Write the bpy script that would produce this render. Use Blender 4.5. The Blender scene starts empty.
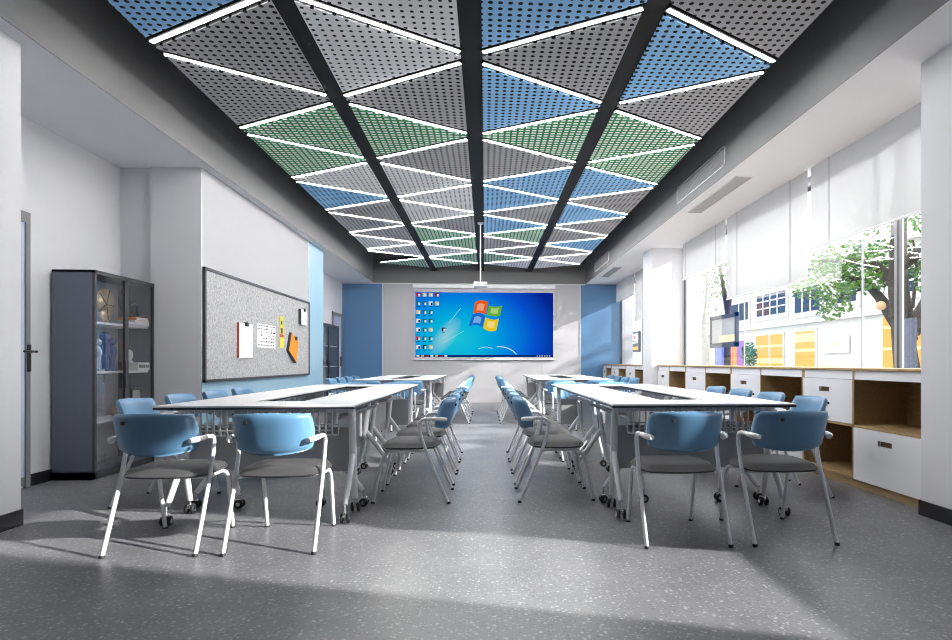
import bpy, bmesh, math, random
from mathutils import Vector, Matrix
R = math.radians
random.seed(7)
SC = bpy.context.scene
COL = SC.collection

# ------------------------------------------------------------------ materials
def lin(c):
    return tuple(((v/255)/12.92 if v/255 <= .04045 else ((v/255+.055)/1.055)**2.4) for v in c)

def new_mat(name):
    m = bpy.data.materials.new(name); m.use_nodes = True
    nt = m.node_tree
    return m, nt, nt.nodes['Principled BSDF'], nt.nodes['Material Output']

def setp(b, col=None, rough=None, metal=None, spec=None, coat=None):
    if col is not None: b.inputs['Base Color'].default_value = (*col, 1)
    if rough is not None: b.inputs['Roughness'].default_value = rough
    if metal is not None: b.inputs['Metallic'].default_value = metal
    if spec is not None: b.inputs['Specular IOR Level'].default_value = spec
    if coat is not None: b.inputs['Coat Weight'].default_value = coat

def mat(name, col, rough=.5, metal=0., spec=.5, var=.04, scale=8., coat=0.):
    """plain paint / plastic with a faint procedural variation"""
    m, nt, b, o = new_mat(name)
    setp(b, col, rough, metal, spec, coat)
    if var:
        tc = nt.nodes.new('ShaderNodeTexCoord')
        n = nt.nodes.new('ShaderNodeTexNoise'); n.inputs['Scale'].default_value = scale
        n.inputs['Detail'].default_value = 3
        r = nt.nodes.new('ShaderNodeMapRange')
        r.inputs['To Min'].default_value = 1-var; r.inputs['To Max'].default_value = 1+var
        mx = nt.nodes.new('ShaderNodeMix'); mx.data_type = 'RGBA'; mx.blend_type = 'MULTIPLY'
        mx.inputs['Factor'].default_value = 1
        mx.inputs['A'].default_value = (*col, 1)
        nt.links.new(tc.outputs['Object'], n.inputs['Vector'])
        nt.links.new(n.outputs['Fac'], r.inputs['Value'])
        nt.links.new(r.outputs['Result'], mx.inputs['B'])
        nt.links.new(mx.outputs['Result'], b.inputs['Base Color'])
    return m

def emis(name, col, strength):
    m, nt, b, o = new_mat(name)
    nt.nodes.remove(b)
    e = nt.nodes.new('ShaderNodeEmission')
    e.inputs['Color'].default_value = (*col, 1); e.inputs['Strength'].default_value = strength
    nt.links.new(e.outputs[0], o.inputs[0])
    return m

def math_node(nt, op, a, b=None):
    n = nt.nodes.new('ShaderNodeMath'); n.operation = op
    for i, v in enumerate((a, b)):
        if v is None: continue
        if isinstance(v, (int, float)): n.inputs[i].default_value = v
        else: nt.links.new(v, n.inputs[i])
    return n.outputs[0]

def perforated(name, col, hole, square=False, sp=.066, size=.25):
    m, nt, b, o = new_mat(name); setp(b, col, .6, 0, .08)
    g = nt.nodes.new('ShaderNodeNewGeometry')
    s = nt.nodes.new('ShaderNodeVectorMath'); s.operation = 'SCALE'; s.inputs['Scale'].default_value = 1/sp
    nt.links.new(g.outputs['Position'], s.inputs[0])
    fr = nt.nodes.new('ShaderNodeVectorMath'); fr.operation = 'FRACTION'
    nt.links.new(s.outputs[0], fr.inputs[0])
    x = nt.nodes.new('ShaderNodeSeparateXYZ'); nt.links.new(fr.outputs[0], x.inputs[0])
    dx = math_node(nt, 'SUBTRACT', x.outputs[0], .5); dy = math_node(nt, 'SUBTRACT', x.outputs[1], .5)
    if square:
        ax = math_node(nt, 'ABSOLUTE', dx); ay = math_node(nt, 'ABSOLUTE', dy)
        k = math_node(nt, 'MULTIPLY', math_node(nt, 'LESS_THAN', ax, .34), math_node(nt, 'LESS_THAN', ay, .27))
    else:
        d2 = math_node(nt, 'ADD', math_node(nt, 'MULTIPLY', dx, dx), math_node(nt, 'MULTIPLY', dy, dy))
        k = math_node(nt, 'LESS_THAN', d2, size*size)
    mx = nt.nodes.new('ShaderNodeMix'); mx.data_type = 'RGBA'
    mx.inputs['A'].default_value = (*col, 1); mx.inputs['B'].default_value = (*hole, 1)
    nt.links.new(k, mx.inputs['Factor']); nt.links.new(mx.outputs['Result'], b.inputs['Base Color'])
    return m

def wood(name, c1, c2):
    m, nt, b, o = new_mat(name); setp(b, c1, .5, 0, .3)
    tc = nt.nodes.new('ShaderNodeTexCoord'); mp = nt.nodes.new('ShaderNodeMapping')
    mp.inputs['Scale'].default_value = (14, 1.6, 14)
    n = nt.nodes.new('ShaderNodeTexNoise'); n.inputs['Scale'].default_value = 6; n.inputs['Detail'].default_value = 6
    n.inputs['Distortion'].default_value = .6
    rp = nt.nodes.new('ShaderNodeValToRGB')
    rp.color_ramp.elements[0].position = .3; rp.color_ramp.elements[0].color = (*c1, 1)
    rp.color_ramp.elements[1].position = .7; rp.color_ramp.elements[1].color = (*c2, 1)
    nt.links.new(tc.outputs['Object'], mp.inputs[0]); nt.links.new(mp.outputs[0], n.inputs['Vector'])
    nt.links.new(n.outputs['Fac'], rp.inputs[0]); nt.links.new(rp.outputs[0], b.inputs['Base Color'])
    return m

def floor_mat():
    m, nt, b, o = new_mat('speckled_vinyl'); setp(b, (.2, .2, .21), .38, 0, .4)
    g = nt.nodes.new('ShaderNodeNewGeometry')
    n = nt.nodes.new('ShaderNodeTexNoise'); n.inputs['Scale'].default_value = 3; n.inputs['Detail'].default_value = 5
    nt.links.new(g.outputs['Position'], n.inputs['Vector'])
    def specks(scale, lo, hi, seedoff):
        mp = nt.nodes.new('ShaderNodeMapping'); mp.inputs['Location'].default_value = (seedoff, seedoff*.7, 0)
        nt.links.new(g.outputs['Position'], mp.inputs[0])
        nz = nt.nodes.new('ShaderNodeTexNoise'); nz.inputs['Scale'].default_value = scale*.6
        nt.links.new(mp.outputs[0], nz.inputs['Vector'])
        v = nt.nodes.new('ShaderNodeTexVoronoi'); v.inputs['Scale'].default_value = scale
        nt.links.new(mp.outputs[0], v.inputs['Vector'])
        sep = nt.nodes.new('ShaderNodeSeparateColor'); nt.links.new(v.outputs['Color'], sep.inputs[0])
        on = math_node(nt, 'GREATER_THAN', sep.outputs[0], hi)
        near = math_node(nt, 'LESS_THAN', v.outputs['Distance'], lo)
        return math_node(nt, 'MULTIPLY', on, near)
    rp = nt.nodes.new('ShaderNodeValToRGB')
    rp.color_ramp.elements[0].position = .35; rp.color_ramp.elements[0].color = (*FLOOR_A, 1)
    rp.color_ramp.elements[1].position = .65; rp.color_ramp.elements[1].color = (*FLOOR_B, 1)
    nt.links.new(n.outputs['Fac'], rp.inputs[0])
    last = rp.outputs[0]
    for sc, lo, hi, col, so in ((70, .42, .70, (.34, .34, .36), 0), (60, .42, .72, (.085, .085, .092), 3.3), (44, .34, .86, (.46, .45, .47), 7.1)):
        k = specks(sc, lo, hi, so)
        mx = nt.nodes.new('ShaderNodeMix'); mx.data_type = 'RGBA'
        kk = math_node(nt, 'MULTIPLY', k, .5)
        nt.links.new(kk, mx.inputs['Factor']); nt.links.new(last, mx.inputs['A'])
        mx.inputs['B'].default_value = (*col, 1); last = mx.outputs['Result']
    nt.links.new(last, b.inputs['Base Color'])
    return m

def felt_mat():
    m, nt, b, o = new_mat('grey_felt'); setp(b, (.4, .4, .4), .95, 0, .1)
    tc = nt.nodes.new('ShaderNodeTexCoord')
    n = nt.nodes.new('ShaderNodeTexNoise'); n.inputs['Scale'].default_value = 38; n.inputs['Detail'].default_value = 8
    n.inputs['Roughness'].default_value = .75
    rp = nt.nodes.new('ShaderNodeValToRGB')
    rp.color_ramp.elements[0].position = .36; rp.color_ramp.elements[0].color = (.30, .30, .305, 1)
    rp.color_ramp.elements[1].position = .62; rp.color_ramp.elements[1].color = (.56, .56, .57, 1)
    nt.links.new(tc.outputs['Object'], n.inputs['Vector']); nt.links.new(n.outputs['Fac'], rp.inputs[0])
    nt.links.new(rp.outputs[0], b.inputs['Base Color'])
    return m

def glass(name, tint=(1, 1, 1), refl=.08, rough=.02):
    m, nt, b, o = new_mat(name); nt.nodes.remove(b)
    t = nt.nodes.new('ShaderNodeBsdfTransparent'); t.inputs[0].default_value = (*tint, 1)
    g = nt.nodes.new('ShaderNodeBsdfGlossy'); g.inputs['Roughness'].default_value = rough
    lw = nt.nodes.new('ShaderNodeFresnel'); lw.inputs['IOR'].default_value = 1.45
    mx = nt.nodes.new('ShaderNodeMixShader')
    f = math_node(nt, 'MULTIPLY', lw.outputs[0], refl/.04)
    nt.links.new(math_node(nt, 'MINIMUM', f, .6), mx.inputs[0]); nt.links.new(t.outputs[0], mx.inputs[1]); nt.links.new(g.outputs[0], mx.inputs[2])
    nt.links.new(mx.outputs[0], o.inputs[0])
    return m

def fabric_blind():
    m, nt, b, o = new_mat('sheer_white_blind'); nt.nodes.remove(b)
    d = nt.nodes.new('ShaderNodeBsdfDiffuse'); d.inputs[0].default_value = (.62, .62, .63, 1)
    t = nt.nodes.new('ShaderNodeBsdfTranslucent'); t.inputs[0].default_value = (.46, .46, .47, 1)
    tr = nt.nodes.new('ShaderNodeBsdfTransparent'); tr.inputs[0].default_value = (1, 1, 1, 1)
    m1 = nt.nodes.new('ShaderNodeMixShader'); m1.inputs[0].default_value = BLIND_TL
    m2 = nt.nodes.new('ShaderNodeMixShader'); m2.inputs[0].default_value = .06
    nt.links.new(d.outputs[0], m1.inputs[1]); nt.links.new(t.outputs[0], m1.inputs[2])
    nt.links.new(m1.outputs[0], m2.inputs[1]); nt.links.new(tr.outputs[0], m2.inputs[2])
    nt.links.new(m2.outputs[0], o.inputs[0])
    return m

# ---- tunables
FLOOR_A = (.138, .138, .150); FLOOR_B = (.168, .168, .180)
BLIND_TL = .09
STRIP = 46.0
SKY = 2.4
SUN = 7.8
REAR = 0.0
EXPO = .72
SCR = .9/1.647

M = {}
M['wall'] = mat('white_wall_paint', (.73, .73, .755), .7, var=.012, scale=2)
M['pier'] = mat('dimmed_white_pier_paint', (.44, .44, .46), .7, var=.012, scale=2)  # white wall paint, colour darkened to offset strong light from the ceiling strips
M['soffit'] = mat('soffit_paint', (.88, .88, .90), .7, var=.012, scale=2)
M['fascia'] = mat('grey_fascia_paint', (.17, .17, .174), .6, var=.02, scale=1.5)
M['backwall'] = mat('light_grey_wall_panel', (.47, .465, .49), .5, var=.012, scale=1.2)
M['blue_dark'] = mat('mid_blue_wall_panel', (.095, .205, .37), .30, var=.02, scale=1.2)
M['blue_light'] = mat('pale_blue_wall_paint', (.31, .49, .62), .5, var=.015, scale=1.2)
M['floor'] = floor_mat()
M['black_base'] = mat('black_skirting', (.012, .012, .016), .5)
M['void'] = mat('black_ceiling_void', (.012, .012, .013), .8)
M['beam'] = mat('dark_ceiling_channel', (.008, .0085, .010), .6, spec=.15)
M['strip'] = emis('strip_diffuser', (1, .985, .97), STRIP)
M['housing'] = mat('dark_light_housing', (.012, .012, .013), .6, spec=.1)
M['pan_blue'] = perforated('blue_perforated_panel', (.31, .60, .95), (.006, .009, .012))
M['pan_grey'] = perforated('grey_perforated_panel', (.42, .415, .43), (.005, .005, .005))
M['pan_light'] = perforated('light_grey_perforated_panel', (.93, .925, .94), (.012, .012, .013), size=.20)
M['pan_green'] = perforated('green_perforated_panel', (.05, .26, .10), (.96, .98, .96), square=True)
M['white_plastic'] = mat('white_laminate', (.80, .80, .815), .32, var=.01)
M['edge'] = mat('dark_edge_band', (.02, .02, .03), .5)
M['white_metal'] = mat('white_powder_coat', (.74, .74, .77), .35, var=.02)
M['grey_panel'] = mat('grey_modesty_panel', (.33, .33, .345), .55, var=.03)
M['wire'] = mat('pale_grey_wire', (.60, .61, .64), .35, metal=.2)
M['chrome'] = mat('chrome', (.75, .75, .75), .15, metal=1, var=0)
M['rubber'] = mat('black_rubber', (.01, .01, .011), .6)
M['chair_blue'] = mat('blue_chair_shell', lin((94, 138, 174)), .34, var=.02)
M['seat_grey'] = mat('grey_seat_fabric', (.042, .041, .044), .75, var=.08, scale=30)
M['oak'] = wood('oak_board', lin((150, 122, 84)), lin((176, 150, 110)))
M['oak_in'] = wood('oak_interior', lin((130, 104, 68)), lin((158, 130, 90)))
M['white_board'] = mat('white_drawer_front', (.80, .80, .83), .35, var=.01)
M['slot'] = mat('brown_slot', (.12, .06, .02), .6)
M['felt'] = felt_mat()
M['frame_dark'] = mat('charcoal_frame', (.05, .05, .058), .45)
M['cab'] = mat('blue_grey_cabinet', (.15, .165, .205), .38, metal=.25, var=.03)
M['cab_in'] = mat('cabinet_interior', (.46, .45, .46), .6)
M['cab_shelf'] = mat('cabinet_shelf', (.82, .82, .85), .5)
M['cab_glass'] = glass('cabinet_glass', (.97, .97, .98), .012)
M['win_glass'] = glass('window_glass', (.97, .98, .98), .008)
M['win_frame'] = mat('light_window_frame', (.36, .37, .41), .4)
M['win_dark'] = mat('dark_window_frame', (.07, .075, .085), .4)
M['blind'] = fabric_blind()
M['seam'] = mat('grey_seam', (.42, .42, .44), .7)
M['door_grey'] = mat('grey_door', (.22, .225, .245), .4)
M['door_glass'] = mat('frosted_door_glass', (.62, .65, .82), .25)
M['paper'] = mat('white_paper', (.80, .80, .80), .8)
M['ink'] = mat('dark_ink', (.06, .06, .07), .8)
M['orange'] = mat('orange_card', (.85, .28, .005), .6)
M['red'] = mat('red_card', (.55, .06, .02), .6)
M['yellow'] = mat('yellow_card', (.75, .66, .05), .6)
M['green'] = mat('green_card', (.35, .6, .1), .6)
M['vent'] = mat('grey_vent', (.34, .34, .35), .5)
M['vent_frame'] = mat('white_vent_frame', (.9, .9, .9), .4)
M['gold'] = mat('pale_gold_disc', (.62, .50, .30), .35, metal=.3)
M['black'] = mat('black_lacquer', (.012, .012, .013), .3)
M['brown'] = mat('brown_ceramic', (.20, .12, .07), .4)
M['tan'] = mat('tan_wood_ball', (.55, .36, .20), .5)
M['figblue'] = mat('blue_ceramic', (.06, .13, .32), .25)
M['figpale'] = mat('pale_blue_ceramic', (.55, .62, .75), .3)

# ------------------------------------------------------------------ mesh builder
class MB:
    def __init__(s): s.v = []; s.f = []; s.m = []; s.sm = []
    def add(s, vs, fs, mi=0, smooth=False):
        o = len(s.v); s.v += [tuple(v) for v in vs]
        for f in fs: s.f.append([i+o for i in f]); s.m.append(mi); s.sm.append(smooth)
    def box(s, x0, x1, y0, y1, z0, z1, mi=0):
        vs = [(x, y, z) for z in (z0, z1) for y in (y0, y1) for x in (x0, x1)]
        s.add(vs, [(0, 2, 3, 1), (4, 5, 7, 6), (0, 1, 5, 4), (2, 6, 7, 3), (0, 4, 6, 2), (1, 3, 7, 5)], mi)
        return s
    def bbox(s, x0, x1, y0, y1, z0, z1, r=.005, mi=0, seg=2):
        bm = bmesh.new(); bmesh.ops.create_cube(bm, size=1)
        for v in bm.verts:
            v.co = Vector(((x0+x1)/2+v.co.x*(x1-x0), (y0+y1)/2+v.co.y*(y1-y0), (z0+z1)/2+v.co.z*(z1-z0)))
        bmesh.ops.bevel(bm, geom=bm.edges[:], offset=r, segments=seg, affect='EDGES', profile=.5)
        bm.verts.index_update()
        s.add([v.co[:] for v in bm.verts], [[v.index for v in f.verts] for f in bm.faces], mi, False)
        bm.free(); return s
    def tube(s, pts, r, n=8, mi=0, cap=True, flat=1.0):
        pts = [Vector(p) for p in pts]
        rs = r if isinstance(r, (list, tuple)) else [r]*len(pts)
        t0 = (pts[1]-pts[0]).normalized()
        up = Vector((0, 0, 1)) if abs(t0.z) < .9 else Vector((1, 0, 0))
        nrm = t0.cross(up).normalized()
        rings = []
        for i, p in enumerate(pts):
            a = pts[max(i-1, 0)]; b = pts[min(i+1, len(pts)-1)]
            t = (b-a).normalized()
            nrm = (nrm - t*nrm.dot(t)).normalized()
            bn = t.cross(nrm)
            rings.append([p + (nrm*math.cos(2*math.pi*k/n) + bn*math.sin(2*math.pi*k/n)*flat)*rs[i] for k in range(n)])
        vs = [v for rg in rings for v in rg]; fs = []
        for i in range(len(pts)-1):
            for k in range(n):
                a = i*n+k; b = i*n+(k+1) % n
                fs.append((a, b, b+n, a+n))
        s.add(vs, fs, mi, True)
        if cap:
            s.add(rings[0], [tuple(range(n))[::-1]], mi); s.add(rings[-1], [tuple(range(n))], mi)
        return s
    def lathe(s, prof, c=(0, 0, 0), n=16, mi=0, axis='z'):
        vs = []; fs = []
        for r, z in prof:
            for k in range(n):
                a = 2*math.pi*k/n; p = (r*math.cos(a), r*math.sin(a), z)
                if axis == 'x': p = (p[2], p[0], p[1])
                if axis == 'y': p = (p[0], p[2], p[1])
                vs.append((c[0]+p[0], c[1]+p[1], c[2]+p[2]))
        for i in range(len(prof)-1):
            for k in range(n):
                a = i*n+k; b = i*n+(k+1) % n
                fs.append((a, b, b+n, a+n))
        s.add(vs, fs, mi, True)
        s.add(vs[:n], [tuple(range(n))[::-1]], mi); s.add(vs[-n:], [tuple(range(n))], mi)
        return s
    def sphere(s, c, r, n=14, mi=0, sc=(1, 1, 1)):
        prof = [(max(r*math.sin(math.pi*i/8), .0004), -r*math.cos(math.pi*i/8)) for i in range(9)]
        o = len(s.v); s.lathe(prof, (0, 0, 0), n, mi)
        for i in range(o, len(s.v)):
            v = s.v[i]; s.v[i] = (c[0]+v[0]*sc[0], c[1]+v[1]*sc[1], c[2]+v[2]*sc[2])
        return s
    def prism(s, poly, off, mi=0):
        """extrude a 3-D polygon by vector off"""
        n = len(poly); a = [Vector(p) for p in poly]; b = [p+Vector(off) for p in a]
        s.add(a+b, [tuple(range(n))[::-1], tuple(range(n, 2*n))] + [(i, (i+1) % n, n+(i+1) % n, n+i) for i in range(n)], mi)
        return s
    def grid_solid(s, fn, nu, nv, mi=0):
        """closed shell: fn(u,v,side) for side 0/1, u,v in -1..1"""
        N = (nu+1)*(nv+1); vs = []
        for side in (0, 1):
            for j in range(nv+1):
                for i in range(nu+1):
                    vs.append(fn(-1+2*i/nu, -1+2*j/nv, side))
        fs = []
        I = lambda i, j, sd: sd*N + j*(nu+1)+i
        for j in range(nv):
            for i in range(nu):
                fs.append((I(i, j, 0), I(i, j+1, 0), I(i+1, j+1, 0), I(i+1, j, 0)))
                fs.append((I(i, j, 1), I(i+1, j, 1), I(i+1, j+1, 1), I(i, j+1, 1)))
        for i in range(nu):
            fs.append((I(i, 0, 0), I(i+1, 0, 0), I(i+1, 0, 1), I(i, 0, 1)))
            fs.append((I(i+1, nv, 0), I(i, nv, 0), I(i, nv, 1), I(i+1, nv, 1)))
        for j in range(nv):
            fs.append((I(0, j+1, 0), I(0, j, 0), I(0, j, 1), I(0, j+1, 1)))
            fs.append((I(nu, j, 0), I(nu, j+1, 0), I(nu, j+1, 1), I(nu, j, 1)))
        s.add(vs, fs, mi, True); return s
    def build(s, name, mats, parent=None, loc=(0, 0, 0)):
        me = bpy.data.meshes.new(name); me.from_pydata(s.v, [], s.f)
        for m in (mats if isinstance(mats, (list, tuple)) else [mats]): me.materials.append(m)
        for p, mi, sm in zip(me.polygons, s.m, s.sm): p.material_index = mi; p.use_smooth = sm
        bm = bmesh.new(); bm.from_mesh(me); bmesh.ops.recalc_face_normals(bm, faces=bm.faces[:]); bm.to_mesh(me); bm.free()
        me.update()
        o = bpy.data.objects.new(name, me); COL.objects.link(o); o.location = loc
        if parent is not None: o.parent = parent
        return o

def tag(o, label, cat, group=None):
    o['label'] = label; o['category'] = cat
    if group: o['group'] = group
    return o
def thing(name, label, cat, loc=(0, 0, 0), rz=0., group=None):
    o = bpy.data.objects.new(name, None); COL.objects.link(o)
    o.location = loc; o.rotation_euler = (0, 0, rz); o.empty_display_size = .1
    return tag(o, label, cat, group)
def struct(o, label=None):
    o['kind'] = 'structure'
    if label: o['label'] = label
    return o
def sbox(name, m, *b): return struct(MB().box(*b).build(name, m))
def dup(root, loc, rz, label, group):
    r = root.copy(); COL.objects.link(r); r.location = loc; r.rotation_euler = (0, 0, rz)
    r['label'] = label; r['group'] = group
    for ch in list(root.children):
        c = ch.copy(); COL.objects.link(c); c.parent = r
        for g in list(ch.children):
            d = g.copy(); COL.objects.link(d); d.parent = c
    return r
ORD = ['first', 'second', 'third', 'fourth', 'fifth', 'sixth', 'seventh', 'eighth', 'ninth', 'tenth', 'eleventh', 'twelfth', 'thirteenth', 'fourteenth']

# ------------------------------------------------------------------ the room
YB = 15.4           # far wall
ZS = 3.11           # soffit underside
ZT = 3.92           # slab
Y0 = -3.0           # wall behind the camera
XW = 3.62           # window plane
sbox('floor', M['floor'], -4.1, 3.9, Y0-.2, YB+.2, -.12, 0)
sbox('ceiling', M['void'], -4.1, 3.9, Y0-.2, YB+.2, ZT, ZT+.1)
# left side
sbox('wall_left', M['wall'], -4.1, -3.0, Y0, 3.99, 0, ZS)
sbox('wall_left_recess', M['wall'], -4.1, -3.86, 3.99, 6.47, 0, ZS)
struct(MB().box(-3.52, -3.0, 6.41, 6.43, 0, ZS).box(-4.1, -3.52, 6.47, 6.49, 0, ZS).build('wall_left_return', M['wall']))
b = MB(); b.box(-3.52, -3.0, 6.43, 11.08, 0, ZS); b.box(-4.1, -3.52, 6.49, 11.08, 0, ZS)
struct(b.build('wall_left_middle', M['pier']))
sbox('wall_left_far', M['wall'], -4.1, -3.70, 11.08, YB, 0, ZS)
# soffits
struct(MB().box(-4.1, -2.89, Y0, YB, ZS, ZT).build('trim_1', M['soffit']))
struct(MB().box(-2.89, -2.885, Y0, YB, ZS, ZT).build('trim_2', M['fascia']))
struct(MB().box(2.635, 3.9, Y0, YB, ZS, ZT).build('trim_3', M['soffit']))
struct(MB().box(2.63, 2.635, Y0, YB, ZS, ZT).build('trim_4', M['fascia']))
struct(MB().box(-2.885, 2.63, YB-.06, YB, ZS-.005, ZT).build('trim_5', M['fascia']))
struct(MB().box(-3.70, 2.63, YB-.03, YB, ZS-.03, ZS-.005).build('trim_6', M['wall']))
# far wall
sbox('wall_back', M['backwall'], -4.1, 3.9, YB, YB+.2, 0, ZT)
b = MB()
xs = [-2.65, -1.62, -.59, .44, 1.47, 2.49]
for a, c in zip(xs, xs[1:]): b.box(a+.004, c-.004, YB-.012, YB, 0, ZS-.03)
struct(b.build('wall_back_panels', M['backwall']))
struct(MB().box(-3.70, -2.66, YB-.02, YB, 0, ZS-.03).build('trim_7', M['blue_dark']))
struct(MB().box(2.50, 3.62, YB-.02, YB, 0, ZS-.005).build('trim_8', M['blue_dark']))
struct(MB().box(-2.66, -2.642, YB-.025, YB, 0, ZS-.03).build('trim_9', M['white_metal']))
struct(MB().box(2.482, 2.50, YB-.025, YB, 0, ZS-.03).build('trim_10', M['white_metal']))
struct(MB().box(-3.70, -3.68, YB-.03, YB, 0, ZS-.03).build('trim_11', M['white_metal']))
# pale blue paint on the pier
b = MB(); b.box(-3.0, -2.996, 10.19, 11.08, 0, ZS); b.box(-3.0, -2.996, 6.41, 10.19, 0, .87)
struct(b.build('trim_12', M['blue_light']))
struct(MB().box(-3.0, -2.990, 10.155, 10.19, .87, ZS).build('trim_13', M['white_metal']))
# wall behind the camera
sbox('wall_front', M['wall'], -4.1, 3.9, Y0-.2, Y0, 0, ZT)
# right side
sbox('wall_right', M['wall'], 3.0, 3.9, 2.67, 3.885, 0, ZS)
sbox('wall_right_column', M['wall'], 2.99, 3.9, 10.43, 11.02, 0, ZS)
sbox('wall_right_near', M['wall'], 3.5, 3.9, Y0, 1.35, 0, ZS)
b = MB()
for y0, y1 in ((1.35, 2.67), (3.93, 10.43), (11.02, YB)): b.box(3.60, 3.9, y0, y1, 0, .975)
struct(b.build('wall_right_apron', M['wall']))
sbox('wall_right_upper', M['wall'], 3.75, 3.9, Y0, YB, ZS, ZT)
# baseboards
struct(MB().box(-3.0, -2.985, Y0, 3.992, 0, .1).box(-3.0, -2.985, 6.41, 11.08, 0, .1).box(-3.86, -3.845, 5.21, 6.47, 0, .1)
       .build('baseboard_left', M['black_base']))
struct(MB().box(2.985, 3.0, 2.67, 3.89, 0, .1).box(3.0, 3.07, 3.885, 3.90, 0, .1).build('baseboard_right', M['black_base']))

# door in the left recess
d = struct(MB().box(-3.86, -3.835, 4.15, 4.23, 0, 2.31).box(-3.86, -3.835, 5.16, 5.205, 0, 2.31).box(-3.86, -3.836, 4.23, 5.16, 2.22, 2.31).build('door_1', M['door_grey']))
MB().box(-3.86, -3.845, 4.23, 4.33, .02, 2.22).box(-3.86, -3.845, 4.33, 5.16, .02, .09).build('door_stile', M['door_grey'], d)
MB().box(-3.86, -3.85, 4.33, 5.16, .09, 2.22).build('door_glass', M['door_glass'], d)
b = MB(); b.bbox(-3.835, -3.822, 5.163, 5.20, .97, 1.20, .006)
b.tube([(-3.825, 5.165, 1.14), (-3.775, 5.165, 1.14), (-3.77, 5.155, 1.14), (-3.77, 5.05, 1.14)], .010)
b.tube([(-3.775, 5.165, 1.14), (-3.77, 5.19, 1.14)], .010)
b.build('door_handle', M['black'], d)
# far door
d = struct(MB().box(-3.70, -3.67, 14.42, 14.50, 0, 2.28).box(-3.70, -3.67, 15.26, 15.34, 0, 2.28).box(-3.70, -3.67, 14.42, 15.34, 2.20, 2.28).build('door_2', M['door_grey']))
MB().box(-3.70, -3.685, 14.50, 15.26, 0, 2.20).build('door_glass', M['door_glass'], d)
MB().bbox(-3.685, -3.66, 15.19, 15.25, .95, 1.2, .006).build('door_handle', M['black'], d)

# windows
def window(name, y0, y1, mulls, dark_far=True):
    f = MB()
    f.box(XW-.03, XW+.05, y0, y0+.05, .975, ZS); f.box(XW-.03, XW+.05, y1-.035, y1, .975, ZS)
    f.box(XW-.03, XW+.05, y0, y1, .975, 1.0); f.box(XW-.03, XW+.05, y0, y1, ZS-.06, ZS)
    o = struct(f.build(name, M['win_frame']))
    MB().box(XW-.045, XW-.02, y1-.07, y1-.03, .98, ZS).build('window_frame', M['win_dark'], o)
    for i, (ym, w) in enumerate(mulls):
        MB().box(XW-(.02 if w > .03 else 0), XW+(.03 if w > .03 else .012), ym-w/2, ym+w/2, 1.0, ZS-.06).build('mullion', M['win_frame'], o)
        if w > .03: MB().box(XW-.036, XW-.012, ym-w/2-.03, ym-w/2, 1.0, ZS-.06).build('mullion_gasket', M['win_dark'], o)
    MB().box(XW+.008, XW+.014, y0+.05, y1-.05, 1.0, ZS-.06).build('window_glass', M['win_glass'], o)
    return o
window('window_1', 3.93, 10.43, [(4.955, .055), (5.46, .012), (8.05, .012)])
window('window_2', 11.02, YB-.03, [(13.3, .05)])
window('window_3', 1.35, 2.67, [])

# ------------------------------------------------------------------ ceiling field
ZP = 3.41
COLS = [(-2.464, -1.40), (-1.248, -.19), (-.027, 1.054), (1.21, 2.264)]
PAT = ['BGGEELBGGGLL.E', 'LLGEGLLLGEELEE', 'BGBEGBBGBEGGEL', 'GBGEEBGBGGBGLL']
COLNAME = ['leftmost', 'second', 'third', 'rightmost']
CN = {'B': ('pan_blue', 'blue'), 'G': ('pan_grey', 'mid grey'), 'L': ('pan_light', 'light grey'), 'E': ('pan_green', 'green')}
PER = 1.5885
def knot(c, side, k):
    """meeting point y on the left (0)/right (1) edge of column c: boundary k (k>=-1)"""
    pass
for x0, x1 in ((-1.40, -1.248), (-.19, -.027), (1.054, 1.21)):
    struct(MB().box(x0, x1, 2.4, YB-.06, ZP+.012, ZP+.09).build('trim_%d' % (14+[-1.40, -.19, 1.054].index(x0)), M['beam']))
G_ = .065; S_ = .08
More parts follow.
